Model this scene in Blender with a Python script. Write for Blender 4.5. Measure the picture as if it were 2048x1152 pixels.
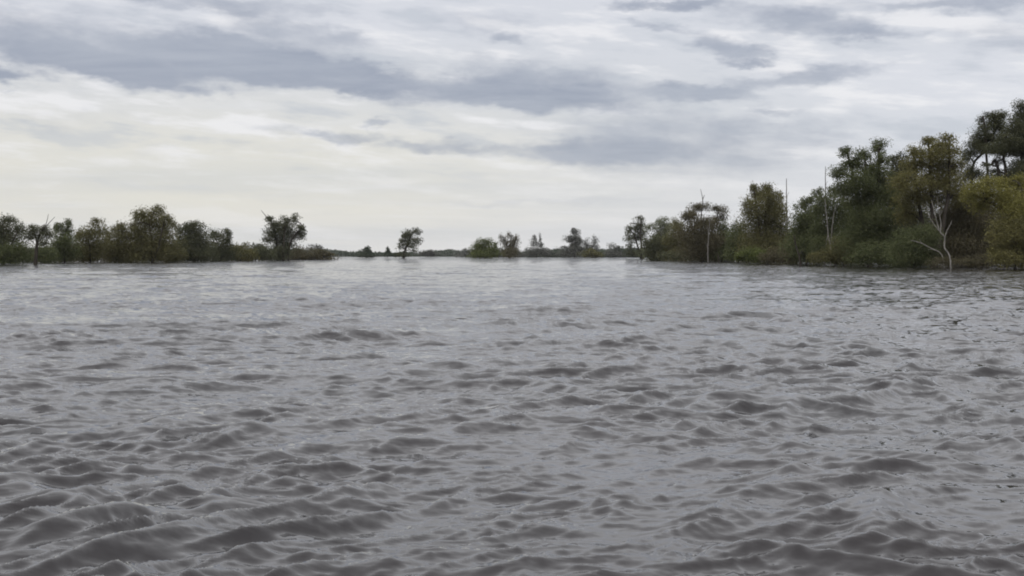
import bpy, math, random
import numpy as np
from mathutils import Vector

R = math.radians
scene = bpy.context.scene
for o in list(bpy.data.objects):
    bpy.data.objects.remove(o)

# ------------------------------------------------------------------ camera
CAM_H = 1.8
F = 2750.0                       # focal length in photograph pixels (2048 wide)
HORIZON = 510.0                  # photograph row of the horizon
PITCH = math.atan((576.0 - HORIZON) / F)
cam_data = bpy.data.cameras.new('camera')
cam_data.sensor_width = 36.0
cam_data.lens = 36.0 * F / 2048.0
cam_data.clip_start = 0.1
cam_data.clip_end = 20000.0
cam = bpy.data.objects.new('camera', cam_data)
scene.collection.objects.link(cam)
cam.location = (0, 0, CAM_H)
cam.rotation_euler = (math.pi / 2 - PITCH, 0, 0)
scene.camera = cam

# ------------------------------------------------------------------ light
SUN_EL, SUN_AZ = R(46), R(-150)      # azimuth measured from +Y towards +X: behind the left shoulder
world = bpy.data.worlds.new('World')
scene.world = world
world.use_nodes = True
world.cycles.sampling_method = 'NONE'
WN = world.node_tree
sun = bpy.data.lights.new('sun', 'SUN')
sun.energy = 1.5
sun.angle = R(25)
sun.color = (1.0, 0.96, 0.9)
sun_o = bpy.data.objects.new('sun', sun)
scene.collection.objects.link(sun_o)
sdir = Vector((math.sin(SUN_AZ) * math.cos(SUN_EL), math.cos(SUN_AZ) * math.cos(SUN_EL), math.sin(SUN_EL)))
sun_o.rotation_euler = (-sdir).to_track_quat('-Z', 'Y').to_euler()

scene.view_settings.view_transform = 'Standard'
scene.view_settings.look = 'None'
scene.view_settings.gamma = 1.0
scene.view_settings.exposure = 0.0
scene.view_settings.use_curve_mapping = False
scene.cycles.filter_width = 1.9
scene.cycles.use_denoising = True
scene.cycles.max_bounces = 5
scene.cycles.volume_bounces = 1
scene.cycles.sample_clamp_indirect = 4.0


def px_angles(px, py):
    """photograph pixel -> (azimuth, elevation) as seen from the boat"""
    x, y, z = (px - 1024) / F, 1.0, (576 - py) / F
    c, s = math.cos(-PITCH), math.sin(-PITCH)
    y, z = y * c - z * s, y * s + z * c
    return math.atan2(x, y), math.atan2(z, math.hypot(x, y))


def at(px, py, dist):
    """point on the sight line of a pixel, dist metres ahead (world Y)"""
    x, y, z = (px - 1024) / F, 1.0, (576 - py) / F
    c, s = math.cos(-PITCH), math.sin(-PITCH)
    y, z = y * c - z * s, y * s + z * c
    return np.array((x / y * dist, dist, CAM_H + z / y * dist))


def ground_dist(py):
    return CAM_H * F / max(py - HORIZON, 1.5)


# ------------------------------------------------------------------ sky: clouds over a Nishita sky
def build_world():
    nt = WN
    nt.nodes.clear()
    N, L = nt.nodes.new, nt.links.new

    def math_(op, a, b=None, c=None, clamp=False):
        n = N('ShaderNodeMath'); n.operation = op; n.use_clamp = clamp
        for i, v in enumerate((a, b, c)):
            if v is None:
                continue
            if isinstance(v, (int, float)):
                n.inputs[i].default_value = v
            else:
                L(v, n.inputs[i])
        return n.outputs[0]

    def comb(x, y, z=0.0):
        n = N('ShaderNodeCombineXYZ')
        for i, v in enumerate((x, y, z)):
            if isinstance(v, (int, float)):
                n.inputs[i].default_value = v
            else:
                L(v, n.inputs[i])
        return n.outputs[0]

    def noise(vec, scale, detail=4.0, rough=0.5, dist=0.0):
        n = N('ShaderNodeTexNoise')
        L(vec, n.inputs['Vector'])
        n.inputs['Scale'].default_value = scale
        n.inputs['Detail'].default_value = detail
        n.inputs['Roughness'].default_value = rough
        n.inputs['Distortion'].default_value = dist
        return n.outputs['Fac']

    def smooth(v, a, b, lo=0.0, hi=1.0):
        n = N('ShaderNodeMapRange'); n.interpolation_type = 'SMOOTHSTEP'
        L(v, n.inputs['Value'])
        for k, x in zip(('From Min', 'From Max', 'To Min', 'To Max'), (a, b, lo, hi)):
            n.inputs[k].default_value = x
        return n.outputs['Result']

    def mix(f, a, b):
        n = N('ShaderNodeMix'); n.data_type = 'RGBA'
        if isinstance(f, (int, float)):
            n.inputs['Factor'].default_value = f
        else:
            L(f, n.inputs['Factor'])
        for k, v in (('A', a), ('B', b)):
            s = [i for i in n.inputs if i.name == k and i.type == 'RGBA'][0]
            if isinstance(v, tuple):
                s.default_value = (*v, 1)
            else:
                L(v, s)
        return [o for o in n.outputs if o.type == 'RGBA'][0]

    tc = N('ShaderNodeTexCoord')
    sep = N('ShaderNodeSeparateXYZ'); L(tc.outputs['Generated'], sep.inputs[0])
    x, y, z = sep.outputs
    zc = math_('MAXIMUM', z, 0.0)
    az = math_('MULTIPLY', math_('ARCTAN2', x, y), F)
    el = math_('MULTIPLY', math_('ARCSINE', z), F)
    inv = math_('DIVIDE', 1.0, math_('ADD', zc, 0.07))
    # point where the sight line meets the cloud layer
    plane = comb(math_('MULTIPLY', math_('MULTIPLY', x, inv), 0.55), math_('MULTIPLY', y, inv))
    n_big = noise(plane, 0.75, 5.0, 0.55, 0.3)
    n_fine = noise(plane, 2.2, 7.0, 0.62, 0.4)
    plane2 = comb(math_('ADD', math_('MULTIPLY', math_('MULTIPLY', x, inv), 0.7), 31.7), math_('MULTIPLY', y, inv))
    n_veil = noise(plane2, 0.55, 3.0, 0.5)
    # ragged warp of the cloud outlines
    w1 = math_('SUBTRACT', noise(comb(math_('MULTIPLY', az, 0.009), math_('MULTIPLY', el, 0.018)), 1.0, 4.0, 0.6), 0.5)
    w2 = math_('SUBTRACT', noise(comb(math_('MULTIPLY', az, 0.009), math_('MULTIPLY', el, 0.022), 7.3), 1.0, 5.0, 0.6), 0.5)
    azw = math_('MULTIPLY_ADD', w1, 210.0, az)
    elw = math_('MULTIPLY_ADD', w2, 70.0, el)
    pos = comb(azw, elw)

    def blob(acc, px, py, rx, ry, rot, amp):
        a, e = px_angles(px, py)
        m = N('ShaderNodeMapping'); m.vector_type = 'TEXTURE'
        L(pos, m.inputs['Vector'])
        m.inputs['Location'].default_value = (a * F, e * F, 0)
        m.inputs['Rotation'].default_value = (0, 0, R(-rot))
        m.inputs['Scale'].default_value = (rx * 1.55, ry * 1.7, 1)
        g = N('ShaderNodeTexGradient'); g.gradient_type = 'EASING'
        ln = N('ShaderNodeVectorMath'); ln.operation = 'LENGTH'
        L(m.outputs[0], ln.inputs[0])
        fall = smooth(ln.outputs['Value'], 0.15, 1.0, amp, 0.0)
        nt.nodes.remove(g)
        return fall if acc is None else math_('ADD', acc, fall)

    dark = [  # the grey stratocumulus bank and its scraps: (px, py, rx, ry, slope, amount)
        (110, 85, 330, 62, 6, .70), (490, 118, 190, 42, 8, 1.0), (235, 142, 165, 26, 9, .85), (20, 160, 70, 14, 3, .85),
        (640, 140, 150, 38, 6, .75), (820, 172, 240, 34, 4, .80), (1090, 165, 190, 42, 4, .80), (1150, 205, 190, 22, 3, .5),
        (1410, 190, 120, 17, 4, .85), (600, 62, 160, 22, 9, .65), (430, 8, 300, 15, 2, .6), (405, 192, 60, 13, -4, .5),
        (675, 272, 75, 13, -3, .62), (750, 246, 40, 7, 0, .5), (870, 290, 110, 16, 5, .62), (555, 265, 80, 9, 6, .35),
        (120, 240, 210, 26, 2, .22), (450, 296, 220, 14, 0, .22), (1150, 304, 210, 24, 0, .55), (1430, 300, 340, 64, -2, .54), (1260, 250, 260, 34, 2, .22),
        (1330, 8, 110, 11, 0, .8), (1590, 40, 180, 24, 8, .72), (1320, 48, 85, 9, 6, .6), (1460, 96, 85, 24, 18, .72),
        (1475, 128, 60, 8, 0, .55), (1600, 156, 170, 16, -5, .7), (1900, 10, 190, 14, 2, .75), (2015, 80, 100, 40, 0, .4),
        (1770, 66, 110, 12, 0, .4), (1020, 82, 65, 12, 2, .65), (950, 42, 120, 26, 4, .4), (1560, 226, 60, 6, 2, .35),
        (1100, 405, 270, 7, 0, .25), (820, 350, 220, 12, 0, .15), (2000, 300, 140, 50, 0, .2)]
    acc = None
    for b in dark:
        acc = blob(acc, *b)
    acc = math_('MULTIPLY_ADD', math_('SUBTRACT', n_fine, 0.52), 0.7, acc)
    n_lump = noise(comb(math_('MULTIPLY', az, 0.010), math_('MULTIPLY_ADD', az, 0.002, math_('MULTIPLY', el, 0.026)), 12.4), 1.0, 5.0, 0.6)
    acc = math_('MULTIPLY_ADD', math_('SUBTRACT', n_lump, 0.5), math_('MULTIPLY_ADD', smooth(el, 80.0, 240.0), 0.75, 0.1), acc)
    # inside the framed sky the bank above, elsewhere more of the same kind of cloud
    front = math_('MULTIPLY', smooth(az, -1150.0, -1500.0), 1.0)
    front = math_('MAXIMUM', front, smooth(az, 1150.0, 1500.0))
    front = math_('MAXIMUM', front, smooth(el, 560.0, 800.0))
    other = smooth(n_big, 0.52, 0.80, 0.0, 0.6)
    other = math_('MULTIPLY', other, smooth(z, 0.06, 0.16))
    nm = N('ShaderNodeMix'); nm.data_type = 'FLOAT'
    L(front, nm.inputs[0]); L(acc, nm.inputs[2]); L(other, nm.inputs[3])
    d = smooth(nm.outputs[0], 0.02, 1.0)

    # bright veil behind: cream over the left horizon, cooler white higher up and to the right
    warm = math_('MULTIPLY', smooth(az, 900.0, -500.0), smooth(el, 470.0, 150.0))
    warm = math_('MULTIPLY', warm, smooth(el, -20.0, 130.0, 0.55, 1.0))
    veil = mix(warm, (0.74, 0.75, 0.80), (0.775, 0.755, 0.695))
    veil = mix(smooth(n_veil, 0.35, 0.7, 0.0, 0.35), veil, (0.57, 0.60, 0.65))
    veil = mix(smooth(n_fine, 0.5, 0.75, 0.0, 0.35), veil, (0.85, 0.85, 0.88))
    n_str = noise(comb(math_('MULTIPLY', az, 0.0042), math_('MULTIPLY_ADD', az, 0.0016, math_('MULTIPLY', el, 0.021)), 3.1), 1.0, 5.0, 0.58)
    high = smooth(el, 90.0, 260.0)
    veil = mix(math_('MULTIPLY', smooth(n_str, 0.52, 0.68), math_('MULTIPLY_ADD', high, 0.40, 0.12)), veil, (0.50, 0.535, 0.60))
    veil = mix(math_('MULTIPLY', smooth(n_str, 0.50, 0.34), math_('MULTIPLY_ADD', high, 0.55, 0.25)), veil, (0.90, 0.89, 0.905))
    # the overcast vault above is a little brighter than its rim
    veil = mix(smooth(z, 0.19, 0.36), veil, (1.05, 1.055, 1.08))
    body = mix(smooth(n_fine, 0.3, 0.7), (0.31, 0.342, 0.43), (0.42, 0.45, 0.525))
    clouds = mix(math_('MULTIPLY', d, 0.93), veil, body)

    sky = N('ShaderNodeTexSky'); sky.sky_type = 'NISHITA'; sky.sun_disc = False
    sky.sun_elevation = SUN_EL; sky.sun_rotation = SUN_AZ
    bg1 = N('ShaderNodeBackground'); L(sky.outputs[0], bg1.inputs[0]); bg1.inputs[1].default_value = 0.1
    bg2 = N('ShaderNodeBackground'); L(clouds, bg2.inputs[0]); bg2.inputs[1].default_value = 1.0
    ms = N('ShaderNodeMixShader'); ms.inputs[0].default_value = 0.92
    L(bg1.outputs[0], ms.inputs[1]); L(bg2.outputs[0], ms.inputs[2])
    out = N('ShaderNodeOutputWorld'); L(ms.outputs[0], out.inputs[0])


build_world()


# ------------------------------------------------------------------ helpers
def tag(o, label=None, cat=None, group=None, kind=None):
    if label: o['label'] = label
    if cat: o['category'] = cat
    if group: o['group'] = group
    if kind: o['kind'] = kind
    return o


def mesh_obj(name, verts, faces, mat, parent=None, smooth=False):
    me = bpy.data.meshes.new(name)
    verts = np.asarray(verts, dtype=np.float32)
    if isinstance(faces, np.ndarray):                  # all faces the same size
        n, k = faces.shape
        me.vertices.add(len(verts)); me.vertices.foreach_set('co', verts.ravel())
        me.loops.add(n * k); me.loops.foreach_set('vertex_index', faces.astype(np.int32).ravel())
        me.polygons.add(n); me.polygons.foreach_set('loop_start', np.arange(0, n * k, k, dtype=np.int32))
        me.update(calc_edges=True)
    else:
        me.from_pydata([tuple(v) for v in verts], [], faces)
    if smooth:
        me.polygons.foreach_set('use_smooth', np.ones(len(me.polygons), dtype=bool))
    me.materials.append(mat)
    me.update()
    o = bpy.data.objects.new(name, me)
    scene.collection.objects.link(o)
    if parent is not None:
        o.parent = parent
    return o


def empty(name, loc):
    o = bpy.data.objects.new(name, None)
    o.empty_display_size = 0.5
    scene.collection.objects.link(o)
    o.location = tuple(loc)
    return o


# ------------------------------------------------------------------ materials
def new_mat(name):
    m = bpy.data.materials.new(name); m.use_nodes = True
    m.node_tree.nodes.clear()
    return m, m.node_tree.nodes.new, m.node_tree.links.new


def leaf_mat(name, c1, c2, c3):
    """leaves: three tones mixed leaf by leaf and branch by branch, some light passing through"""
    m, N, L = new_mat(name)
    geo = N('ShaderNodeNewGeometry'); tc = N('ShaderNodeTexCoord')
    no = N('ShaderNodeTexNoise'); no.inputs['Scale'].default_value = 0.45; no.inputs['Detail'].default_value = 2
    L(tc.outputs['Object'], no.inputs['Vector'])
    mr = N('ShaderNodeMapRange'); L(no.outputs['Fac'], mr.inputs[0])
    mr.inputs[1].default_value = 0.36; mr.inputs[2].default_value = 0.64
    m1 = N('ShaderNodeMix'); m1.data_type = 'RGBA'
    L(mr.outputs[0], m1.inputs[0]); m1.inputs[6].default_value = (*c1, 1); m1.inputs[7].default_value = (*c2, 1)
    pw = N('ShaderNodeMath'); pw.operation = 'POWER'; L(geo.outputs['Random Per Island'], pw.inputs[0]); pw.inputs[1].default_value = 3.0
    m2 = N('ShaderNodeMix'); m2.data_type = 'RGBA'
    L(pw.outputs[0], m2.inputs[0]); L(m1.outputs[2], m2.inputs[6]); m2.inputs[7].default_value = (*c3, 1)
    df = N('ShaderNodeBsdfDiffuse'); L(m2.outputs[2], df.inputs[0])
    tr = N('ShaderNodeBsdfTranslucent'); L(m2.outputs[2], tr.inputs[0])
    ms = N('ShaderNodeMixShader'); ms.inputs[0].default_value = 0.3
    L(df.outputs[0], ms.inputs[1]); L(tr.outputs[0], ms.inputs[2])
    out = N('ShaderNodeOutputMaterial'); L(ms.outputs[0], out.inputs[0])
    return m


def bark_mat(name, c1, c2, scale=3.0):
    m, N, L = new_mat(name)
    tc = N('ShaderNodeTexCoord')
    mp = N('ShaderNodeMapping'); mp.inputs['Scale'].default_value = (1, 1, 0.25); L(tc.outputs['Object'], mp.inputs[0])
    no = N('ShaderNodeTexNoise'); no.inputs['Scale'].default_value = scale; no.inputs['Detail'].default_value = 5
    L(mp.outputs[0], no.inputs['Vector'])
    mr = N('ShaderNodeMapRange'); L(no.outputs['Fac'], mr.inputs[0]); mr.inputs[1].default_value = 0.35; mr.inputs[2].default_value = 0.65
    mx = N('ShaderNodeMix'); mx.data_type = 'RGBA'; L(mr.outputs[0], mx.inputs[0])
    mx.inputs[6].default_value = (*c1, 1); mx.inputs[7].default_value = (*c2, 1)
    bp = N('ShaderNodeBump'); bp.inputs['Strength'].default_value = 0.5; bp.inputs['Distance'].default_value = 0.05
    L(no.outputs['Fac'], bp.inputs['Height'])
    b = N('ShaderNodeBsdfPrincipled'); L(mx.outputs[2], b.inputs['Base Color']); b.inputs['Roughness'].default_value = 0.9
    b.inputs['Specular IOR Level'].default_value = 0.2
    L(bp.outputs[0], b.inputs['Normal'])
    out = N('ShaderNodeOutputMaterial'); L(b.outputs[0], out.inputs[0])
    return m


LEAF = {
    'olive': leaf_mat('leaf_olive', (0.1, 0.096, 0.046), (0.128, 0.122, 0.056), (0.18, 0.168, 0.085)),
    'dark': leaf_mat('leaf_dark', (0.066, 0.074, 0.046), (0.09, 0.094, 0.056), (0.125, 0.125, 0.075)),
    'green': leaf_mat('leaf_green', (0.072, 0.085, 0.042), (0.096, 0.112, 0.053), (0.145, 0.152, 0.078)),
    'pale': leaf_mat('leaf_pale', (0.111, 0.124, 0.072), (0.143, 0.156, 0.091), (0.208, 0.215, 0.130)),
    'yellow': leaf_mat('leaf_yellow', (0.155, 0.148, 0.045), (0.195, 0.185, 0.06), (0.24, 0.225, 0.09)),
    'brown': leaf_mat('leaf_brown', (0.088, 0.08, 0.05), (0.11, 0.098, 0.06), (0.145, 0.13, 0.085)),
    'ochre': leaf_mat('leaf_ochre', (0.128, 0.12, 0.05), (0.16, 0.15, 0.062), (0.205, 0.19, 0.092)),
    'bright': leaf_mat('leaf_bright', (0.085, 0.1, 0.036), (0.105, 0.125, 0.046), (0.15, 0.165, 0.07)),
    'grey': leaf_mat('leaf_grey_hazed', (0.115, 0.118, 0.106), (0.14, 0.142, 0.128), (0.18, 0.18, 0.16)),  # haze over the middle-distance trees painted into the leaf colour
    'far': leaf_mat('leaf_far_hazed', (0.07, 0.09, 0.066), (0.092, 0.11, 0.082), (0.12, 0.13, 0.1)),  # distant greying by haze put into these leaf tones
}
BARK = bark_mat('bark_dark', (0.026, 0.022, 0.018), (0.050, 0.043, 0.035))
BARK_PALE = bark_mat('bark_bleached', (0.11, 0.103, 0.093), (0.24, 0.228, 0.21), 5.0)
BARK_GREY = bark_mat('bark_weathered', (0.10, 0.095, 0.09), (0.17, 0.16, 0.15), 5.0)


def water_mat():
    m, N, L = new_mat('river_water')
    tc = N('ShaderNodeTexCoord')

    def noise(scale_xyz, rot, scale, detail, rough, dist=0.0, out='Fac'):
        mp = N('ShaderNodeMapping'); mp.inputs['Scale'].default_value = scale_xyz
        mp.inputs['Rotation'].default_value = (0, 0, R(rot))
        L(tc.outputs['Object'], mp.inputs[0])
        n = N('ShaderNodeTexNoise'); n.inputs['Scale'].default_value = scale
        n.inputs['Detail'].default_value = detail; n.inputs['Roughness'].default_value = rough
        n.inputs['Distortion'].default_value = dist
        L(mp.outputs[0], n.inputs['Vector'])
        return n.outputs[out]
    def slope(col, kx, ky):
        v = N('ShaderNodeVectorMath'); v.operation = 'SUBTRACT'; L(col, v.inputs[0]); v.inputs[1].default_value = (0.5, 0.5, 0.5)
        w = N('ShaderNodeVectorMath'); w.operation = 'MULTIPLY'; L(v.outputs[0], w.inputs[0]); w.inputs[1].default_value = (kx, ky, 0)
        return w.outputs[0]

    # wind ripples too small for the mesh, as surface slopes
    sa = slope(noise((0.5, 1, 1), -16, 3.6, 3.0, 0.5, 0.6, 'Color'), 0.50, 0.85)
    sb = slope(noise((0.6, 1, 1), -28, 11.0, 2.0, 0.55, 0.4, 'Color'), 0.26, 0.40)
    geo = N('ShaderNodeNewGeometry')
    g1 = noise((0.35, 1, 1), -12, 0.11, 4.0, 0.62)
    gm = N('ShaderNodeMapRange'); L(g1, gm.inputs[0]); gm.inputs[1].default_value = 0.34; gm.inputs[2].default_value = 0.66
    gm.inputs[3].default_value = 0.6; gm.inputs[4].default_value = 1.6
    rp = N('ShaderNodeAttribute'); rp.attribute_name = 'ripple'
    rs = N('ShaderNodeMath'); rs.operation = 'MULTIPLY_ADD'; L(rp.outputs['Fac'], rs.inputs[0]); rs.inputs[1].default_value = 0.95; rs.inputs[2].default_value = 0.36
    rm = N('ShaderNodeMath'); rm.operation = 'MULTIPLY'; L(rs.outputs[0], rm.inputs[0]); L(gm.outputs[0], rm.inputs[1])
    gs = N('ShaderNodeVectorMath'); gs.operation = 'SCALE'; L(sa, gs.inputs[0]); L(rm.outputs[0], gs.inputs['Scale'])
    sa = gs.outputs[0]
    add = N('ShaderNodeVectorMath'); add.operation = 'ADD'; L(sa, add.inputs[0]); L(sb, add.inputs[1])
    add2 = N('ShaderNodeVectorMath'); add2.operation = 'ADD'; L(add.outputs[0], add2.inputs[0]); L(geo.outputs['Normal'], add2.inputs[1])
    nrm = N('ShaderNodeVectorMath'); nrm.operation = 'NORMALIZE'; L(add2.outputs[0], nrm.inputs[0])
    silt = noise((1, 1, 1), 0, 0.12, 3.0, 0.5)
    mr = N('ShaderNodeMapRange'); L(silt, mr.inputs[0]); mr.inputs[1].default_value = 0.35; mr.inputs[2].default_value = 0.65
    mx = N('ShaderNodeMix'); mx.data_type = 'RGBA'; L(mr.outputs[0], mx.inputs[0])
    mx.inputs[6].default_value = (0.010, 0.0095, 0.0103, 1); mx.inputs[7].default_value = (0.017, 0.0142, 0.0148, 1)
    p = N('ShaderNodeBsdfPrincipled')
    L(mx.outputs[2], p.inputs['Base Color'])
    p.inputs['Roughness'].default_value = 0.06
    p.inputs['IOR'].default_value = 1.50
    p.inputs['Specular Tint'].default_value = (1.0, 0.955, 0.972, 1)
    L(nrm.outputs[0], p.inputs['Normal'])
    out = N('ShaderNodeOutputMaterial'); L(p.outputs[0], out.inputs[0])
    return m


# ------------------------------------------------------------------ water: one wind-chopped sheet to the horizon
def build_water():
    rng = np.random.default_rng(11)
    th = np.concatenate([np.radians(np.arange(-180, -31, 3.0)), np.radians(np.arange(-31, 31, 0.125)), np.radians(np.arange(31, 180, 3.0))])
    rr = [0.6]
    while rr[-1] < 3000:
        r = rr[-1]
        rr.append(r * (1.0 + (0.012 if r < 4.5 else 0.0037 if r < 30 else 0.005 if r < 120 else 0.008 if r < 500 else 0.06)))
    rr = np.array(rr)
    nr, na = len(rr), len(th)
    Rg, Tg = np.meshgrid(rr, th, indexing='ij')
    X0 = (Rg * np.sin(Tg)).astype(np.float64); Y0 = Rg * np.cos(Tg)
    dr = np.gradient(rr)[:, None]
    dth = np.gradient(th)[None, :]
    sp = np.maximum(dr, Rg * np.abs(dth))
    X = X0.copy(); Y = Y0.copy(); Z = np.zeros_like(X0)
    # slow gusts: patches of rougher and smoother water
    gust = np.ones_like(X0)
    for k in range(7):
        lam = rng.uniform(5, 22); an = rng.uniform(0, 2 * math.pi); ph = rng.uniform(0, 6.28)
        gust += 0.13 * np.sin((X0 * math.cos(an) * 0.6 + Y0 * math.sin(an)) * 2 * math.pi / lam + ph)
    gust = np.clip(gust, 0.35, 1.7)
    waves = []
    n = 60
    for k in range(n):
        lam = 0.35 * (2.6 / 0.35) ** ((k + rng.random()) / n)
        # travelling towards the boat, crests swung up to the right
        ang = R(-90 + 17) + rng.normal(0, R(40 if lam < 0.8 else 28))
        waves.append((lam, ang, 0.011 * rng.uniform(0.6, 1.35), rng.uniform(0, 6.283)))
    for k in range(14):                                  # low long waves that still show far out
        waves.append((rng.uniform(3, 9), R(-90 + 12) + rng.normal(0, R(22)), 0.016, rng.uniform(0, 6.283)))
    for lam, ang, st, ph in waves:
        k = 2 * math.pi / lam
        fade = np.clip((lam / sp - 1.5) / 3.0, 0, 1)
        amp = st / k * fade * gust
        cx, cy = math.cos(ang), math.sin(ang)
        p = k * (X0 * cx + Y0 * cy) + ph
        s, c = np.sin(p), np.cos(p)
        Z += amp * s
        X += 1.2 * amp * c * cx
        Y += 1.2 * amp * c * cy
    # short steep chop: peaked crests that start and die out, each train bent by slow swirls
    near = Rg < 170
    ii = np.where(near.all(axis=1))[0]
    jj = np.where(np.abs(th) < R(30.9))[0]
    sl = np.ix_(ii, jj)
    x = X0[sl].astype(np.float32); y = Y0[sl].astype(np.float32); spn = sp[sl].astype(np.float32)
    gz = gust[sl].astype(np.float32)
    wash = np.exp(-(((x + 3.0) / 2.1) ** 2 + ((y - 9.0) / 3.4) ** 2))
    H = np.zeros_like(x)
    kept = np.zeros_like(x)

    def slow(lam):
        o_ = 0
        for _ in range(3):
            an = rng.uniform(0, 6.283); l_ = lam * rng.uniform(0.7, 1.6)
            o_ = o_ + np.sin((x * math.cos(an) + y * math.sin(an)) * np.float32(6.283 / l_) + np.float32(rng.uniform(0, 6.283)))
        return o_ * np.float32(0.577)
    trains = [(0.13 * (1.4 / 0.13) ** ((k + rng.random()) / 56), R(-90 + 27) + rng.normal(0, R(34)), rng.uniform(0.75, 1.25), False) for k in range(56)]
    trains += [(rng.uniform(0.4, 0.95), R(-90 + 57) + rng.normal(0, R(5)), rng.uniform(0.8, 1.2), True) for k in range(9)]
    for lam, ang, amt, own in trains:
        cx, cy = math.cos(ang), math.sin(ang)
        p = (x * cx + y * cy) * np.float32(6.283 / lam) + np.float32(rng.uniform(0, 6.283)) + (0.5 if own else 1.15) * slow(lam * 3.2)
        p = p + 0.35 * np.cos(p)                         # lean of the crests
        crest = 1 - np.abs(np.sin(0.5 * p))
        crest = crest ** 1.9
        M = np.clip(-0.46 + 1.0 * slow(lam * (5 if own else 3.6)), 0, 1.5)
        M = M * (wash * 3.2 if own else gz)
        fade = np.clip((lam / spn - 2.2) / 3.0, 0, 1)
        if not own: kept += fade / 56
        H += np.float32(0.083 * lam * amt) * M * fade * crest
    H = np.float32(0.20) * np.tanh(H / np.float32(0.20))   # steep crests topple, none stands tall
    H -= H.mean(axis=1, keepdims=True)
    rip = np.ones_like(Z); rip[sl] = 1.0 - kept      # share of the chop too fine for the mesh out there
    Zc = Z[sl]
    Z[sl] = Zc + H
    Z -= 0.02
    verts = np.stack([X, Y, Z], -1).reshape(-1, 3)
    centre = np.array([[0, 0, -0.02]])
    i = np.arange(nr - 1)[:, None]; j = np.arange(na)[None, :]
    j2 = (j + 1) % na
    f = np.stack([i * na + j, (i + 1) * na + j, (i + 1) * na + j2, i * na + j2], -1).reshape(-1, 4)
    f = f[:, ::-1]
    o = mesh_obj('water', verts, f, water_mat(), smooth=True)
    at_ = o.data.attributes.new('ripple', 'FLOAT', 'POINT')
    at_.data.foreach_set('value', rip.astype(np.float32).ravel())
    tag(o, 'wide grey choppy flood water reaching to the tree lines', kind='structure')
    return o


build_water()

# river bed and the low flooded land the trees stand on
def build_ground():
    m, N, L = new_mat('silt_ground')
    tc = N('ShaderNodeTexCoord'); no = N('ShaderNodeTexNoise'); no.inputs['Scale'].default_value = 0.3; no.inputs['Detail'].default_value = 5
    L(tc.outputs['Object'], no.inputs['Vector'])
    mx = N('ShaderNodeMix'); mx.data_type = 'RGBA'; L(no.outputs['Fac'], mx.inputs[0])
    mx.inputs[6].default_value = (0.06, 0.05, 0.035, 1); mx.inputs[7].default_value = (0.10, 0.085, 0.055, 1)
    b = N('ShaderNodeBsdfDiffuse'); L(mx.outputs[2], b.inputs[0])
    out = N('ShaderNodeOutputMaterial'); L(b.outputs[0], out.inputs[0])
    th = np.radians(np.arange(0, 360, 3.0))
    rr = np.array([0.0 + 1, 30, 60, 90, 120, 160, 200, 260, 340, 450, 600, 800, 1000, 1300, 1600, 1850, 2000, 2300, 3100])
    Rg, Tg = np.meshgrid(rr, th, indexing='ij')
    X = Rg * np.sin(Tg); Y = Rg * np.cos(Tg)
    Z = np.where(Rg < 1900, -1.6, 0.6) + 0.25 * np.sin(X * 0.013) * np.cos(Y * 0.011)
    na = len(th)
    i = np.arange(len(rr) - 1)[:, None]; j = np.arange(na)[None, :]; j2 = (j + 1) % na
    f = np.stack([i * na + j, i * na + j2, (i + 1) * na + j2, (i + 1) * na + j], -1).reshape(-1, 4)
    o = mesh_obj('ground', np.stack([X, Y, Z], -1).reshape(-1, 3), f, m, smooth=True)
    tag(o, 'silty river bed and low flooded land under the water', kind='structure')


build_ground()


# ------------------------------------------------------------------ trees
def tube(path, radii, sides=6):
    path = np.asarray(path, float); n = len(path)
    tang = np.gradient(path, axis=0)
    tang /= np.linalg.norm(tang, axis=1)[:, None] + 1e-9
    V = []
    for p, t, r in zip(path, tang, radii):
        ref = np.array((0, 1, 0)) if abs(t[1]) < 0.8 else np.array((1, 0, 0))
        u = np.cross(t, ref); u /= np.linalg.norm(u); w = np.cross(t, u)
        for s in range(sides):
            a = 2 * math.pi * s / sides
            V.append(p + r * (math.cos(a) * u + math.sin(a) * w))
    Fc = []
    for i in range(n - 1):
        for s in range(sides):
            s2 = (s + 1) % sides
            Fc.append((i * sides + s, i * sides + s2, (i + 1) * sides + s2, (i + 1) * sides + s))
    return np.array(V), np.array(Fc)


def smooth_path(pts, per=4, jit=0.0, rng=None):
    """Catmull-Rom through the points"""
    pts = [np.asarray(p, float) for p in pts]
    P = [2 * pts[0] - pts[1]] + pts + [2 * pts[-1] - pts[-2]]
    out = []
    for i in range(1, len(P) - 2):
        for k in range(per):
            t = k / per
            a, b, c, d = P[i - 1], P[i], P[i + 1], P[i + 2]
            q = 0.5 * ((2 * b) + (c - a) * t + (2 * a - 5 * b + 4 * c - d) * t * t + (3 * b - a - 3 * c + d) * t ** 3)
            if rng is not None and jit and (i, k) != (1, 0):
                q = q + rng.normal(0, jit, 3)
            out.append(q)
    out.append(pts[-1])
    return np.array(out)


class Wood:
    def __init__(self): self.V, self.F, self.n = [], [], 0
    def add(self, path, r0, r1, sides=6):
        rad = np.linspace(1, 0, len(path)) ** 0.85 * (r0 - r1) + r1
        v, f = tube(path, rad, sides)
        self.V.append(v); self.F.append(f + self.n); self.n += len(v)
    def build(self, name, mat, parent, origin):
        return mesh_obj(name, np.concatenate(self.V) - origin, np.concatenate(self.F), mat, parent, smooth=True)


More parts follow.
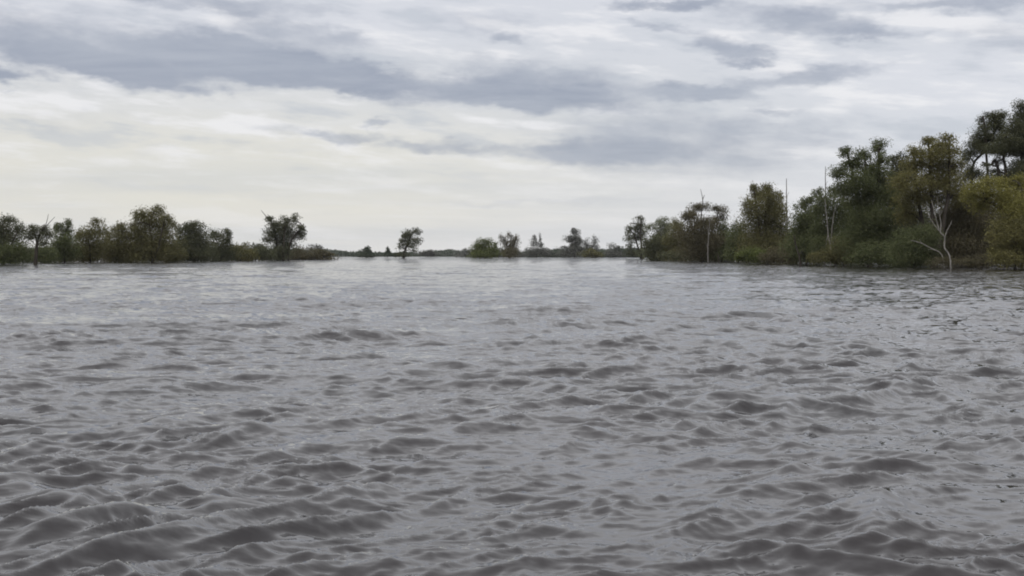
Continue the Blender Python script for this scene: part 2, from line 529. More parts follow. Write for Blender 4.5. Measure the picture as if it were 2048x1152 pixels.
def leaves(points, size, rng, up=0.35):
    """one pointed leaf spray at each point"""
    n = len(points)
    d = rng.normal(0, 1, (n, 3)); d /= np.linalg.norm(d, axis=1)[:, None]
    e = rng.normal(0, 1, (n, 3)); e[:, 2] *= up
    e -= (e * d).sum(1)[:, None] * d; e /= np.linalg.norm(e, axis=1)[:, None] + 1e-9
    s = size * rng.uniform(0.55, 1.35, n)[:, None]
    a = points + d * s * 0.62; b = points - d * s * 0.62 + e * s * 0.34; c = points - d * s * 0.62 - e * s * 0.34
    V = np.stack([a, b, c], 1).reshape(-1, 3)
    Fc = np.arange(n * 3).reshape(-1, 3)
    return V, Fc


TREES = []


def tree(name, label, base, lobes, leaf='olive', dense=1.0, stems=None, size=3.4, bark=None, bare=(), group=None,
         clump=0.62, dist=None, cat='tree', trunk_r=None, limbs_as_parts=False, depth=0.75, droop=0.0):
    """base: pixel of the foot; lobes: leaf masses (px, py, rx, ry[, leaf amount]) seen in the photograph, spread in depth;
    stems: pixel paths of visible trunks; bare: pixel paths of leafless twigs."""
    seed = sum(ord(ch) * (i + 1) for i, ch in enumerate(label)) % 100003
    rng = np.random.default_rng(seed)
    D = dist or ground_dist(base[1])
    m = D / F                                            # metres in one photograph pixel
    foot = at(base[0], HORIZON, D); foot[2] = -0.6
    root = empty(name, foot)
    tag(root, label, cat, group)
    height = max(((base[1] - l[1]) + l[3]) for l in lobes) * m if lobes else 5.0
    xs = [l[0] for l in lobes] or [base[0]]
    halfw = 0.5 * (max(xs) - min(xs)) * m + 0.4 * np.mean([l[2] for l in lobes] or [3]) * m
    tr = trunk_r or max(0.022 * height, 0.05)
    # trunks
    wood = Wood()
    tops = []
    if not stems:
        cx = np.mean([l[0] for l in lobes]); cy = np.mean([l[1] for l in lobes])
        stems = [[base, (0.5 * (base[0] + cx) + rng.normal(0, 2), 0.6 * base[1] + 0.4 * cy), (cx, cy)]]
    for k, st in enumerate(stems):
        off = 0 if k == 0 else rng.uniform(-0.4, 0.4) * halfw
        pts = [at(p[0], p[1], D + off * min(1, i)) for i, p in enumerate(st)]
        pts[0] = at(st[0][0], HORIZON, D + off * 0.5); pts[0][2] = -0.6
        path = smooth_path(pts, 5, tr * 0.10, rng)
        wood.add(path, tr * (1.0 if k == 0 else 0.8), tr * 0.35, 7)
        tops.append(path)
    # limbs to every leaf mass, twigs inside it, leaves on the twigs
    P = []
    centres = []
    limb_paths = []
    for l in lobes:
        dd = float(rng.uniform(-1, 1)) * halfw * depth
        c = at(l[0], l[1], D + dd)
        mm = (D + dd) / F
        rad = np.array((l[2] * mm, 0.5 * (l[2] + l[3]) * mm * 1.1, l[3] * mm)) * (1.3 if l[2] < 17 else 1.25)
        amt = l[4] if len(l) > 4 else 1.0
        centres.append((c, rad))
        allp = np.concatenate([t[len(t) // 4:] for t in tops])
        cand = allp[allp[:, 2] < c[2] + 0.1 * rad[2]]
        if len(cand) == 0: cand = allp[:1]
        j = np.argmin(np.linalg.norm((cand - c) * np.array((1, 0.6, 1.0)), axis=1) + 0.35 * (c[2] - cand[:, 2]))
        s = cand[j]
        midp = 0.5 * (s + c) + np.array((0, 0, 0.12 * np.linalg.norm(c - s))) + rng.normal(0, 0.05 * np.linalg.norm(c - s) + 1e-3, 3)
        tip = c + np.array((rng.normal(0, 0.25), rng.normal(0, 0.25), 0.45)) * rad
        lp = smooth_path([s, midp, c, tip], 4, 0.02 * np.linalg.norm(c - s), rng)
        limb_paths.append((lp, tr * 0.38, tr * 0.07))
        nsub = int(np.clip(5 + 0.05 * l[2] * l[3], 6, 26))
        u = rng.normal(0, 1, (nsub, 3)); u /= np.linalg.norm(u, axis=1)[:, None]
        q = c + u * rad * (rng.uniform(0.25, 1.0, nsub) ** 0.6)[:, None] * 0.85
        for sp_ in q:
            st0 = lp[rng.integers(len(lp) // 2, len(lp))]
            tw = smooth_path([st0, 0.5 * (st0 + sp_) + np.array((0, 0, 0.08 * np.linalg.norm(sp_ - st0))), sp_ + (sp_ - st0) * 0.15], 2)
            wood.add(tw, tr * 0.10, max(tr * 0.02, 0.3 * m * 0.4), 3)
        nl = int(dense * amt * 1.25 * l[2] * l[3] * (3.4 / size) ** 2 * 8.2) + 20
        ids = rng.integers(0, nsub, nl)
        cr = rad * clump * rng.uniform(0.6, 1.35, nsub)[ids][:, None]
        g_ = rng.normal(0, 0.62, (nl, 3)); g_ /= np.maximum(1.0, np.linalg.norm(g_, axis=1, keepdims=True) / 1.25)
        pts = q[ids] + g_ * cr
        if droop:
            pts[:, 2] -= droop * rad[2] * rng.random(nl) ** 2
        P.append(pts)
    if limbs_as_parts:
        trunk = wood.build('trunk', bark or BARK, root, foot)
        for lp, a, b in limb_paths:
            w = Wood(); w.add(lp, a * 1.15, b, 6)
            w.build('limb', bark or BARK, trunk, foot)
    else:
        for lp, a, b in limb_paths: wood.add(lp, a, b, 5)
    for st in bare:
        w = wood if not limbs_as_parts else Wood()
        w.add(smooth_path([at(p[0], p[1], D) for p in st], 4), max(tr * 0.14, 0.9 * m), 0.35 * m, 4)
        if limbs_as_parts: w.build('bare_branch', bark or BARK, root, foot)
    if not limbs_as_parts:
        wood.build('trunk' if cat == 'tree' else 'stems', bark or BARK, root, foot)
    if P:
        P = np.concatenate(P)
        P = P[P[:, 2] > 0.02]
        V, Fc = leaves(P, size * m * 0.72, rng)
        mesh_obj('crown' if cat == 'tree' else 'foliage', V - foot, Fc, LEAF[leaf], root)
    TREES.append(root)
    return root


def dead(name, label, base, paths, radius, bark, dist=None, cat='dead tree', group=None):
    """leafless wood: first path is the trunk, the rest are branches; each (pixel path, width in pixels at foot, at tip)"""
    seed = sum(ord(ch) * (i + 1) for i, ch in enumerate(label)) % 100003
    rng = np.random.default_rng(seed)
    D = dist or ground_dist(base[1]); m = D / F
    foot = at(base[0], HORIZON, D); foot[2] = -0.5
    root = empty(name, foot); tag(root, label, cat, group)
    for k, (st, w0, w1) in enumerate(paths):
        off = rng.uniform(-1, 1) * 6 * m
        pts = [at(p[0], p[1], D + (off * i / len(st) if k else 0)) for i, p in enumerate(st)]
        if k == 0: pts[0] = foot.copy()
        w = Wood(); w.add(smooth_path(pts, 5, 0.25 * m, rng), w0 * m * 0.31, w1 * m * 0.34, 7)
        w.build('trunk' if k == 0 else 'branch', bark, root, foot)
    return root


T = tree
# ---- left bank, from the frame edge towards the middle
T('broadleaf_tree', 'dark ragged tree cut by the left edge of the photo', (4, 529),
  [(8, 442, 15, 10, .8), (0, 458, 15, 13), (36, 459, 14, 12, .9), (18, 480, 26, 15), (-18, 468, 22, 22), (-45, 452, 26, 18), (-50, 485, 30, 22)], 'dark',
  stems=[[(6, 529), (8, 495), (6, 455)], [(6, 529), (22, 490), (36, 462)], [(-10, 529), (-30, 490), (-45, 460)]])
T('broadleaf_tree', 'thin forked tree with dark bare trunk standing in water at far left', (70, 530.5),
  [(66, 458, 9, 8, .9), (88, 457, 8, 8, .9), (98, 469, 7, 8, .8), (57, 470, 9, 8, .7), (78, 472, 11, 9, .8), (92, 484, 9, 8, .5)], 'dark', dense=1.1, trunk_r=0.24,
  stems=[[(69, 531), (71, 505), (73, 482), (64, 462)], [(71, 503), (76, 480), (86, 458)]],
  bare=[[(86, 462), (93, 445), (97, 428)], [(88, 458), (100, 444), (110, 434)], [(65, 462), (62, 448)]])
T('shrub', 'dusky green low shrub left of the thin forked tree', (35, 529), [(40, 505, 20, 14), (22, 512, 18, 14), (8, 510, 22, 16), (-20, 508, 25, 18)], 'green', cat='shrub')
T('shrub', 'dusky green low shrub just right of the thin forked tree', (90, 527), [(92, 505, 15, 12), (100, 513, 16, 10), (80, 512, 14, 12)], 'green', cat='shrub')
T('broadleaf_tree', 'small dark topped tree right of the thin forked tree', (130, 526),
  [(118, 453, 8, 7, .8), (136, 450, 7, 9, .8), (126, 466, 16, 12), (134, 485, 22, 14), (125, 505, 26, 14)], 'green')
T('broadleaf_tree', 'olive rounded tree left of the middle of the left grove', (180, 525.5),
  [(192, 447, 11, 8, .8), (160, 469, 9, 10, .8), (186, 466, 17, 14), (178, 490, 26, 18), (170, 510, 24, 12)], 'olive')
T('broadleaf_tree', 'olive tree between the rounded tree and the tallest of the left grove', (238, 525),
  [(238, 453, 10, 8, .8), (215, 464, 11, 11, .9), (246, 471, 20, 16), (234, 495, 28, 18), (245, 512, 26, 11)], 'olive')
T('broadleaf_tree', 'tallest olive green tree of the left grove with a domed crown', (305, 525),
  [(270, 432, 8, 7, .7), (288, 427, 9, 8, .7), (313, 424, 13, 10, .9), (329, 438, 10, 9, .8), (265, 450, 7, 8, .6), (298, 448, 26, 18), (328, 458, 14, 18), (346, 450, 7, 10, .5),
   (282, 475, 26, 20), (316, 485, 28, 20), (300, 507, 38, 15)], 'olive', stems=[[(305, 525), (303, 490), (300, 450), (308, 425)], [(305, 525), (320, 480), (328, 445)]])
T('shrub', 'olive shrub at the waterline below the tallest left tree', (340, 524.5), [(335, 512, 18, 10), (352, 508, 16, 12), (275, 515, 18, 8)], 'olive', cat='shrub')
T('broadleaf_tree', 'dense dark tree with flat top right of the tallest left tree', (388, 524),
  [(385, 456, 18, 9), (366, 468, 12, 14, .8), (397, 470, 16, 16), (384, 492, 28, 18), (392, 510, 26, 12)], 'dark', dense=1.25)
T('broadleaf_tree', 'small dark tree with a tuft leaning right', (440, 523),
  [(430, 474, 13, 9), (455, 468, 8, 8), (449, 480, 10, 9), (438, 494, 20, 12), (445, 510, 20, 10)], 'dark', stems=[[(440, 523), (438, 500), (432, 475)], [(440, 510), (447, 490), (456, 466)]])
T('shrub', 'olive green low bush right of the dark leaning tuft tree', (480, 522.5), [(480, 505, 20, 11), (465, 500, 12, 10), (495, 511, 18, 9), (488, 492, 10, 7, .5)], 'olive', cat='shrub')
T('shrub', 'twiggy dark bush left of the big broom shaped tree', (518, 522), [(516, 492, 11, 8, .6), (525, 503, 16, 10), (508, 507, 16, 10), (530, 512, 14, 8)], 'dark', cat='shrub')
T('broadleaf_tree', 'big dark broom shaped tree with spreading forked top at left grove end', (566, 521),
  [(540, 437, 8, 6, .8), (550, 449, 9, 9, .9), (571, 444, 10, 9, .9), (592, 440, 9, 9, .6), (605, 453, 8, 5), (545, 465, 13, 11, .9), (569, 464, 18, 16), (595, 470, 12, 8, .9), (538, 480, 10, 8, .6), (566, 487, 22, 12), (604, 466, 6, 8, .6), (564, 506, 22, 13)],
  'dark', stems=[[(556, 521), (554, 495), (550, 465), (540, 438)], [(576, 521), (578, 495), (590, 470), (606, 453)], [(566, 521), (567, 490), (571, 448)]], trunk_r=0.5,
  bare=[[(541, 442), (530, 430), (522, 420)], [(540, 438), (535, 428)]])
T('shrub', 'reddish dark low bush at the foot of the broom shaped tree', (600, 520), [(600, 506, 12, 9), (615, 510, 14, 8), (585, 511, 13, 9), (563, 513, 14, 8), (545, 514, 13, 7)], 'brown', cat='shrub')
T('shrub', 'pale thin bush trailing right of the broom shaped tree', (630, 519), [(622, 497, 10, 7, .5), (638, 497, 8, 6, .5), (630, 508, 16, 8, .9), (650, 510, 12, 6)], 'grey', cat='shrub')
# ---- middle distance
T('shrub', 'small dark green cone shaped bush left of the lone leaning tree', (733, 516.5), [(734, 499, 5, 4), (733, 505, 9, 5), (728, 511, 16, 4), (740, 511, 9, 4)], 'far', size=3.0, dense=1.6, cat='shrub')
T('conifer_tree', 'tiny narrow spire tree between the cone bush and the lone leaning tree', (776, 516.5), [(776, 499, 2.5, 4), (776, 505, 4, 4), (777, 511, 10, 3.5)], 'far', size=2.6, dense=1.8)
T('broadleaf_tree', 'lone airy tree leaning right on the open water skyline', (805, 516.5),
  [(833, 464, 8, 4.5), (809, 470, 7, 6), (820, 470, 9, 6), (806, 483, 5, 6), (833, 481, 8, 6), (818, 482, 8, 7), (826, 492, 7, 5, .8), (812, 491, 5, 5, .6), (800, 496, 6, 7, .45), (826, 502, 6, 4, .5), (804, 512, 11, 4)],
  'dark', size=2.8, dense=1.0, clump=0.75, depth=0.35, stems=[[(806, 517), (811, 498), (818, 480), (824, 466)]], trunk_r=0.75)
T('shrub', 'faint grey bush just right of the lone leaning tree', (857, 515), [(857, 504, 10, 4.5, .8), (850, 508, 10, 4), (866, 508, 9, 4)], 'grey', size=2.6, cat='shrub')
T('shrub', 'round yellow green bush in the middle of the skyline', (968, 517), [(968, 494, 15, 12), (970, 484, 9, 6, .9), (955, 500, 12, 10), (980, 503, 14, 10), (990, 490, 8, 7, .4), (967, 510, 22, 7)], 'bright', size=2.8, dense=1.2, cat='shrub')
T('broadleaf_tree', 'sparse three pronged tree right of the yellow green bush', (1018, 516.5),
  [(1005, 474, 5, 6, .45), (1021, 473, 6, 6, .5), (1033, 478, 6, 7, .5), (1010, 485, 7, 7, .6), (1022, 487, 10, 8, .8), (1018, 498, 12, 8), (1019, 508, 15, 7)], 'brown', size=2.6,
  stems=[[(1018, 517), (1016, 495), (1006, 474)], [(1019, 517), (1021, 492), (1022, 470)], [(1020, 505), (1027, 490), (1034, 475)]])
T('broadleaf_tree', 'thin grey twin tipped tree in the middle distance', (1073, 515.5),
  [(1070, 479, 4, 6, .6), (1080, 478, 2.5, 7, .6), (1066, 488, 6, 6, .7), (1078, 490, 6, 5, .6), (1074, 502, 17, 7), (1090, 505, 10, 6), (1060, 507, 10, 5)], 'grey', size=2.6)
T('broadleaf_tree', 'pointed grey green tree left of the low olive shrub in the middle', (1150, 515.5),
  [(1150, 468, 7, 8), (1145, 479, 11, 7), (1161, 482, 8, 8), (1152, 491, 8, 7), (1150, 503, 15, 9), (1130, 497, 9, 3.5, .8), (1132, 507, 12, 5)], 'grey', size=2.6, dense=1.15)
T('broadleaf_tree', 'thin pale tree right of the pointed grey green tree', (1192, 515.5), [(1192, 482, 7, 8, .4), (1174, 486, 5, 6, .7), (1188, 494, 8, 6, .5), (1180, 500, 10, 6)], 'grey', size=2.6)
T('shrub', 'low olive shrub under the thin pale tree in the middle', (1186, 516), [(1184, 503, 12, 7), (1180, 510, 14, 5), (1194, 509, 9, 6)], 'olive', size=2.6, cat='shrub')
T('shrub', 'faint arched grey bush on the skyline left of the right grove', (1230, 515), [(1226, 493, 10, 5, .4), (1235, 495, 4, 5, .9), (1232, 505, 16, 5)], 'grey', size=2.4, cat='shrub')
# ---- right bank, from its far tip to the frame edge
T('broadleaf_tree', 'open airy dark tree at the far tip of the right grove', (1285, 518),
  [(1281, 438, 8, 5, .7), (1275, 448, 9, 6, .7), (1259, 458, 9, 8, .8), (1258, 478, 8, 9, .7), (1282, 460, 10, 11), (1277, 477, 9, 8), (1292, 484, 6, 5, .7), (1260, 497, 9, 9, .6), (1268, 508, 12, 6)], 'dark', size=3.0,
  stems=[[(1286, 518), (1283, 495), (1281, 470), (1282, 440)], [(1283, 497), (1270, 475), (1259, 458)]], trunk_r=0.55)
T('broadleaf_tree', 'pale green loose tree right of the airy tip tree', (1320, 520),
  [(1325, 445, 12, 8, .7), (1304, 455, 11, 7, .7), (1336, 460, 15, 11, .9), (1316, 472, 16, 11, .8), (1328, 488, 20, 13), (1322, 507, 28, 12)], 'pale', size=3.0)
T('broadleaf_tree', 'olive slender tree between the loose pale tree and the flat topped one', (1356, 522),
  [(1353, 446, 8, 9, .8), (1360, 462, 14, 12), (1346, 478, 14, 14), (1362, 492, 18, 14), (1350, 510, 22, 11)], 'olive', size=3.0)
T('broadleaf_tree', 'brownish tree with dark flat tufted top in the right grove', (1403, 524),
  [(1403, 416, 16, 7, 1.1), (1374, 431, 13, 9, .9), (1387, 428, 9, 8), (1438, 421, 11, 8, .9), (1442, 437, 9, 9, .8), (1398, 447, 24, 14), (1425, 452, 15, 14), (1388, 472, 26, 16), (1418, 480, 22, 16), (1395, 504, 34, 16)], 'brown', size=3.2,
  stems=[[(1404, 524), (1402, 490), (1403, 420)], [(1404, 505), (1425, 460), (1438, 422)], [(1402, 505), (1388, 465), (1374, 432)]],
  bare=[[(1406, 412), (1405, 396), (1401, 378)], [(1405, 400), (1409, 390)], [(1428, 420), (1431, 408)]])
dead('dead_tree', 'pale bleached slim dead trunk in front of the flat topped brown tree', (1416, 524.5),
     [([(1416, 525), (1416, 495), (1417, 470), (1420, 440)], 4.0, 1.6), ([(1416, 497), (1410, 485)], 1.8, .7), ([(1417, 470), (1414, 450)], 1.8, .7)], None, BARK_GREY)
T('broadleaf_tree', 'grey green low tree right of the slim bleached trunk', (1442, 524), [(1446, 464, 14, 12), (1432, 482, 14, 11), (1452, 486, 14, 14), (1440, 507, 24, 12), (1470, 452, 7, 10, .4)], 'green', size=3.2)
T('broadleaf_tree', 'dark green small tree left of the tall willowy olive tree', (1476, 525), [(1482, 458, 13, 10), (1476, 476, 18, 12), (1466, 490, 12, 10), (1482, 498, 18, 14), (1474, 512, 22, 10)], 'green', size=3.2)
T('broadleaf_tree', 'tall willowy olive tree with two rounded tips in the right grove', (1535, 527),
  [(1508, 380, 8, 10), (1538, 377, 11, 9), (1522, 392, 16, 11), (1542, 397, 14, 13), (1490, 410, 7, 13, .5), (1506, 415, 16, 14), (1535, 422, 24, 16), (1562, 394, 7, 10, .4), (1556, 428, 14, 16, .8), (1515, 445, 24, 18), (1550, 455, 24, 20), (1525, 478, 32, 18), (1545, 500, 34, 20), (1515, 505, 24, 15)],
  'olive', size=3.4, dense=1.2, clump=0.7, stems=[[(1540, 528), (1538, 490), (1530, 440), (1538, 380)], [(1538, 515), (1518, 450), (1508, 385)]])
T('shrub', 'bright green rounded bush at the waterline of the right grove', (1500, 527.5), [(1500, 508, 20, 11), (1488, 514, 16, 9), (1514, 514, 16, 9)], 'bright', cat='shrub', dense=1.3)
dead('dead_tree', 'thin bare dead pole right of the willowy olive tree', (1576, 526),
     [([(1576, 527), (1575, 470), (1573, 410), (1573, 357)], 6.5, 1.8), ([(1574, 420), (1566, 408), (1563, 398)], 2.0, .8), ([(1573, 395), (1578, 384)], 1.6, .7), ([(1575, 440), (1583, 425)], 1.8, .7)], None, BARK_GREY)
T('broadleaf_tree', 'deep green tree between the two bare dead poles', (1612, 529),
  [(1603, 409, 11, 11, .8), (1622, 400, 10, 10, .8), (1608, 432, 17, 14), (1632, 428, 16, 16), (1600, 458, 18, 16), (1626, 462, 24, 20), (1606, 490, 26, 18), (1622, 512, 28, 14)], 'green', size=3.4, dense=1.15)
dead('dead_tree', 'tall thin bare dead pole standing above the grove left of the dark oak', (1650, 529),
     [([(1650, 530), (1650, 460), (1651, 390), (1651, 333)], 6.0, 1.6), ([(1650, 400), (1644, 385)], 1.8, .7), ([(1651, 372), (1655, 362)], 1.4, .6)], None, BARK_GREY)
dead('snag', 'short dark snag leaning in the water before the deep green tree', (1602, 532.5), [([(1603, 533), (1599, 515), (1592, 492), (1588, 470)], 8.0, 3.0), ([(1598, 512), (1606, 498)], 3.0, 1.2)], None, BARK, cat='snag')
dead('snag', 'tiny dark stump sticking out of the water below the brown tree', (1438, 525.5), [([(1439, 526), (1437, 516), (1434, 505)], 5.0, 2.0), ([(1437, 516), (1442, 508)], 2.0, 1.0)], None, BARK, cat='snag')
T('broadleaf_tree', 'grey green tree with pale forked dead wood before it', (1672, 530.5),
  [(1636, 386, 8, 8, .9), (1672, 382, 15, 10), (1654, 402, 18, 13, .9), (1690, 408, 18, 16), (1640, 425, 14, 14, .8), (1668, 432, 24, 18), (1700, 445, 22, 20), (1650, 462, 22, 16), (1680, 480, 30, 20), (1650, 495, 22, 16)], 'green', size=3.4)
dead('dead_tree', 'pale grey forked dead tree in front of the grey green tree', (1661, 531.5),
     [([(1664, 532), (1661, 500), (1656, 465), (1652, 425), (1650, 398)], 5.0, 1.6), ([(1661, 498), (1664, 460), (1667, 432), (1672, 410)], 4.2, 1.2), ([(1662, 492), (1672, 476), (1681, 462)], 3.0, 1.0), ([(1656, 465), (1652, 490)], 2.4, 1.0)], None, BARK_PALE)
T('broadleaf_tree', 'large dark green oak with lumpy crown in the right grove', (1740, 533),
  [(1694, 304, 14, 9, .8), (1729, 308, 13, 10, .8), (1758, 294, 13, 12, .9), (1716, 320, 10, 8, .6), (1678, 345, 13, 12), (1706, 334, 16, 12), (1742, 338, 22, 14), (1765, 325, 10, 14, .7), (1720, 362, 24, 18), (1760, 362, 24, 20), (1695, 378, 20, 16), (1740, 395, 32, 22), (1778, 400, 24, 24), (1715, 420, 28, 22), (1755, 435, 34, 24), (1725, 470, 36, 26), (1768, 480, 32, 26)],
  'green', size=3.4, dense=1.2, limbs_as_parts=True, stems=[[(1742, 533), (1738, 480), (1732, 400), (1730, 320)], [(1740, 470), (1715, 400), (1696, 310)], [(1738, 450), (1755, 380), (1758, 300)]], trunk_r=0.42)
T('broadleaf_tree', 'dark tree behind the gap between oak and ochre tree', (1795, 531),
  [(1786, 318, 13, 8, .6), (1806, 312, 10, 7, .6), (1797, 330, 18, 10, .9), (1785, 345, 16, 14), (1810, 350, 20, 16), (1795, 385, 26, 20), (1800, 430, 30, 26), (1795, 480, 34, 28)], 'dark', size=3.4)
T('broadleaf_tree', 'ochre brown broad crowned tree behind the white forked dead tree', (1868, 534),
  [(1857, 281, 14, 9, .8), (1896, 277, 14, 8, .8), (1829, 304, 13, 9, .8), (1878, 292, 14, 8, .7), (1862, 305, 24, 13), (1900, 305, 18, 15), (1835, 330, 24, 14), (1880, 332, 28, 17), (1912, 335, 14, 16, .8), (1812, 362, 24, 16), (1850, 362, 30, 18), (1895, 365, 28, 18), (1825, 395, 28, 16), (1870, 398, 30, 16), (1915, 392, 22, 16), (1815, 425, 20, 16, .8)],
  'ochre', size=3.6, dense=1.1, limbs_as_parts=True, stems=[[(1872, 534), (1868, 470), (1862, 390), (1860, 300)], [(1868, 470), (1895, 400), (1898, 290)], [(1866, 450), (1835, 390), (1828, 310)]], trunk_r=0.42)
dead('dead_tree', 'white bleached forked dead tree standing at the right bank', (1903, 538.2),
     [([(1904, 538), (1899, 512), (1889, 495), (1889, 474), (1880, 463), (1873, 441), (1867, 416), (1863, 400)], 6.0, 1.8),
      ([(1880, 463), (1882, 452), (1879, 428), (1876, 406), (1873, 392)], 4.0, 1.4), ([(1889, 476), (1894, 462), (1901, 448), (1904, 440)], 3.4, 1.0),
      ([(1878, 462), (1868, 448), (1857, 430), (1855, 415)], 2.6, .9), ([(1880, 432), (1885, 420)], 1.6, .7)], None, BARK_PALE)
dead('fallen_branch', 'pale fallen branch slanting left of the white forked dead tree', (1890, 536.3),
     [([(1893, 536), (1883, 509), (1865, 498), (1846, 488), (1834, 484), (1822, 481)], 4.2, 2.0), ([(1846, 488), (1838, 478)], 1.8, .8), ([(1865, 498), (1856, 500)], 1.8, .8)], None, BARK_PALE, cat='branch')
T('broadleaf_tree', 'shadowy brown tree filling the hollow right of the white dead tree', (1935, 533.5),
  [(1930, 420, 26, 20), (1955, 440, 26, 22), (1925, 460, 28, 22), (1950, 485, 30, 24), (1915, 495, 24, 20), (1935, 512, 36, 16), (1890, 445, 26, 24), (1880, 480, 26, 22)], 'brown', size=3.6)
T('broadleaf_tree', 'tall open tree with dark bent trunk against the sky at far right', (1946, 532),
  [(1963, 240, 9, 9, .5), (1976, 230, 8, 5, .7), (1992, 232, 12, 9, .9), (1988, 250, 13, 12, .9), (2006, 228, 9, 6, .7), (1962, 256, 8, 7, .35), (1946, 292, 14, 8, .7), (1962, 282, 14, 9, .9), (1940, 306, 11, 9, .8), (1984, 278, 18, 11), (1975, 298, 18, 8), (1930, 318, 11, 10, .6), (1935, 340, 10, 14, .6), (1972, 262, 16, 11, .6), (2000, 262, 14, 11, .7), (1955, 270, 12, 9, .5), (2002, 246, 12, 10, .6), (1960, 300, 20, 9, .8), (1950, 352, 16, 11, .7), (1970, 354, 14, 8, .6), (1930, 356, 12, 12, .7)],
  'dark', size=3.2, dense=1.15, clump=0.66, limbs_as_parts=True, depth=0.5,
  stems=[[(1946, 533), (1943, 440), (1943, 365), (1947, 328), (1964, 308), (1984, 290), (1990, 240)], [(1984, 290), (1970, 262), (1963, 235)]], trunk_r=0.30)
T('broadleaf_tree', 'tallest spreading tree with thick dark trunk cut by the right edge', (2016, 533),
  [(2044, 212, 12, 8, .8), (2036, 230, 11, 10, .8), (2050, 238, 14, 10, .8), (2040, 256, 13, 10), (2012, 274, 12, 9, .6), (2008, 290, 20, 11), (2036, 284, 24, 12), (2060, 275, 26, 18), (2048, 305, 22, 12), (2022, 303, 20, 9), (1996, 322, 10, 6, .7), (2040, 325, 18, 8, .8), (1985, 343, 16, 6, .55), (1970, 332, 9, 5, .5), (2080, 230, 30, 26), (2090, 290, 34, 26), (2085, 350, 36, 26), (2022, 262, 14, 10, .5), (2046, 270, 20, 12, .9), (2028, 246, 12, 9, .5), (2000, 300, 22, 10, .9), (2044, 342, 18, 11, .8), (2024, 340, 14, 9, .6), (2000, 354, 22, 9, .7), (2032, 356, 22, 10, .9)],
  'dark', size=3.2, dense=1.2, clump=0.66, limbs_as_parts=True, depth=0.5,
  stems=[[(2015, 534), (2014, 440), (2012, 350), (2007, 315), (2008, 285)], [(2034, 533), (2033, 400), (2035, 345), (2043, 315), (2046, 240)], [(2013, 350), (1996, 336), (1980, 330), (1964, 324)]], trunk_r=0.36)
T('broadleaf_tree', 'yellow green overhanging willow at the right edge of the water', (2036, 538),
  [(1950, 372, 14, 9, .8), (1972, 366, 18, 10), (2002, 364, 20, 10), (2036, 362, 24, 12), (1945, 390, 16, 11), (1980, 388, 26, 14), (2025, 388, 28, 16), (1962, 408, 20, 11, .8), (2005, 412, 26, 14), (2045, 415, 26, 20), (2070, 380, 26, 24)],
  'yellow', size=3.8, dense=1.0, droop=0.5, limbs_as_parts=True,
  stems=[[(2062, 538), (2058, 480), (2044, 442), (2012, 424), (1990, 409), (1972, 404)], [(2060, 490), (2050, 430), (2040, 370)]], trunk_r=0.36)
T('broadleaf_tree', 'ochre drooping willow below the yellow green one at the right edge', (2028, 538.3),
  [(2012, 445, 22, 18), (2045, 458, 24, 20), (1998, 470, 16, 18, .8), (2028, 485, 26, 20), (1995, 500, 16, 14), (2015, 512, 26, 14), (2048, 508, 26, 18), (2075, 470, 24, 30), (2075, 515, 24, 16)], 'ochre', size=3.8, dense=1.1, droop=0.6)
T('shrub', 'olive mounded shrub at the water below the grey green tree', (1690, 532), [(1690, 498, 26, 18), (1672, 510, 22, 14), (1708, 512, 24, 14), (1640, 515, 18, 11)], 'olive', cat='shrub')
T('shrub', 'dark green shrub at the water below the lumpy oak', (1760, 534), [(1750, 508, 30, 18), (1778, 512, 26, 16), (1725, 517, 24, 12)], 'green', cat='shrub')
T('shrub', 'dark green shrub at the water left of the fallen pale branch', (1828, 535), [(1822, 490, 28, 22), (1845, 505, 28, 20), (1808, 515, 26, 14), (1835, 520, 30, 12), (1855, 470, 22, 18)], 'green', cat='shrub')
T('shrub', 'low grey brown brush at the foot of the white forked dead tree', (1925, 537), [(1922, 524, 16, 7, .8), (1942, 526, 18, 7, .9), (1962, 522, 16, 9), (1885, 524, 20, 8, .7)], 'brown', cat='shrub')
T('shrub', 'brown tangled brush at the water between the bright bush and the snag', (1560, 528.5), [(1558, 510, 18, 12), (1578, 515, 16, 10), (1540, 515, 16, 10), (1600, 518, 14, 8)], 'brown', cat='shrub')
T('shrub', 'dark low brush along the water below the olive slender tree', (1372, 522.5), [(1372, 512, 20, 8), (1345, 513, 20, 7), (1400, 515, 18, 8), (1425, 516, 18, 8), (1455, 517, 18, 8)], 'dark', cat='shrub')


# undergrowth behind the front row closes the groves down to the water
def undergrowth(label, base, x0, x1, top, leaf, dist):
    rng = np.random.default_rng(int(x0 * 7 + x1) + 5000)
    lobes = []
    x = x0
    while x <= x1:
        h = base - (top + rng.uniform(-6, 8))
        lobes.append((x, base - h * 0.70, 13 + rng.uniform(-3, 4), h * 0.30, .9))
        lobes.append((x + rng.uniform(-5, 5), base - h * 0.30, 16, h * 0.34, 1.1))
        x += 15 + rng.uniform(-3, 3)
    return T('shrub', label, ((x0 + x1) / 2, base), lobes, leaf, cat='shrub', dist=dist, depth=0.12, dense=0.72, trunk_r=0.12,
             stems=[[(q, base), (q + 3, base - 10), (q - 2, top + 14)] for q in np.arange(x0, x1, 22)])


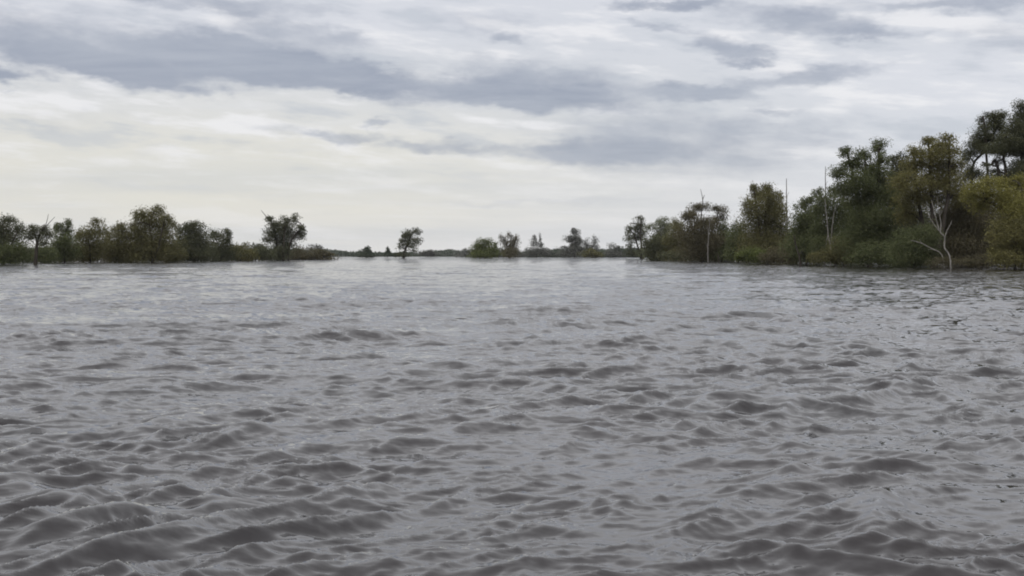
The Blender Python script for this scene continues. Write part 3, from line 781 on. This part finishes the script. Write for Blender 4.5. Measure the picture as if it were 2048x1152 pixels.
undergrowth('dark undergrowth behind the thin forked tree on the left bank', 526, -60, 110, 490, 'dark', 318)
undergrowth('brown undergrowth behind the olive trees of the left grove', 524, 120, 260, 484, 'brown', 349)
undergrowth('dusky undergrowth behind the tallest tree of the left grove', 523, 275, 420, 482, 'dark', 372)
undergrowth('low dark undergrowth linking the left grove to the broom shaped tree', 522, 430, 545, 498, 'dark', 406)
undergrowth('low red brown undergrowth right of the broom shaped tree', 520, 580, 665, 505, 'brown', 496)
undergrowth('hazy low thicket behind the round yellow green bush', 515, 935, 1040, 499, 'grey', 1069)
undergrowth('hazy low thicket behind the thin grey twin tipped tree', 515, 1045, 1120, 500, 'far', 1085)
undergrowth('hazy low thicket between the pointed grey green tree and the right grove', 515, 1128, 1290, 497, 'far', 1069)
undergrowth('dark undergrowth behind the loose pale and slender trees of the right grove', 521, 1300, 1385, 478, 'dark', 418)
undergrowth('dark undergrowth behind the flat topped brown tree', 523, 1395, 1480, 470, 'dark', 387)
undergrowth('brown dark undergrowth behind the willowy olive tree', 525, 1490, 1590, 468, 'dark', 349)
undergrowth('deep undergrowth behind the two bare dead poles', 527, 1590, 1690, 455, 'green', 303)
undergrowth('deep green undergrowth behind the lumpy dark oak', 530, 1690, 1800, 430, 'green', 267)
undergrowth('dark undergrowth behind the white forked dead tree', 531, 1800, 1900, 420, 'dark', 256)
undergrowth('shadowed undergrowth under the tall open trees at far right', 532, 1900, 2090, 400, 'brown', 245)


# far wood on the horizon: one dark ragged mass
def far_wood():
    rng = np.random.default_rng(5)
    P, S = [], []
    prof_x = np.array([-300, 0, 400, 600, 660, 700, 760, 800, 840, 870, 900, 930, 960, 1000, 1040, 1090, 1130, 1200, 1260, 1320, 1500, 1800, 2300])
    prof_y = np.array([498, 498, 498, 499, 501, 504, 506, 506, 507, 502, 501, 503, 504, 505, 504, 502, 500, 499, 499, 497, 495, 495, 495])
    for px in np.arange(-300, 2300, 1.3):
        top = np.interp(px, prof_x, prof_y) + rng.normal(0, 0.9) + 1.2 * math.sin(px * 0.11) * math.sin(px * 0.037)
        for row in range(2):
            D = (1550, 1680)[row] + 80 * rng.random()
            n = 16
            py = top + (rng.random(n) ** 1.3) * (514 - top) + row * -0.6
            for q in py:
                P.append(at(px + rng.normal(0, 1.5), q, D))
    P = np.array(P)
    V, Fc = leaves(P, 2.0, rng, 0.8)
    o = mesh_obj('far_woodland', V, Fc, LEAF['far'])
    tag(o, 'dark low strip of far woodland along the horizon', 'woodland', kind='stuff')


far_wood()


# damp air over the flood: far trees turn greyer
def haze():
    m, N, L = new_mat('damp_air')
    v = N('ShaderNodeVolumePrincipled'); v.inputs['Color'].default_value = (0.93, 0.95, 1.0, 1)
    v.inputs['Density'].default_value = 0.00003
    v.inputs['Anisotropy'].default_value = 0.0
    out = N('ShaderNodeOutputMaterial'); L(v.outputs[0], out.inputs['Volume'])
    e, z0, z1 = 3300.0, -3.5, 34.0
    V = [(-e, -e, z0), (e, -e, z0), (e, e, z0), (-e, e, z0), (-e, -e, z1), (e, -e, z1), (e, e, z1), (-e, e, z1)]
    Fc = [(0, 3, 2, 1), (4, 5, 6, 7), (0, 1, 5, 4), (1, 2, 6, 5), (2, 3, 7, 6), (3, 0, 4, 7)]
    o = mesh_obj('haze', V, Fc, m)
    tag(o, 'thin damp haze over the whole flooded river', kind='stuff')


haze()
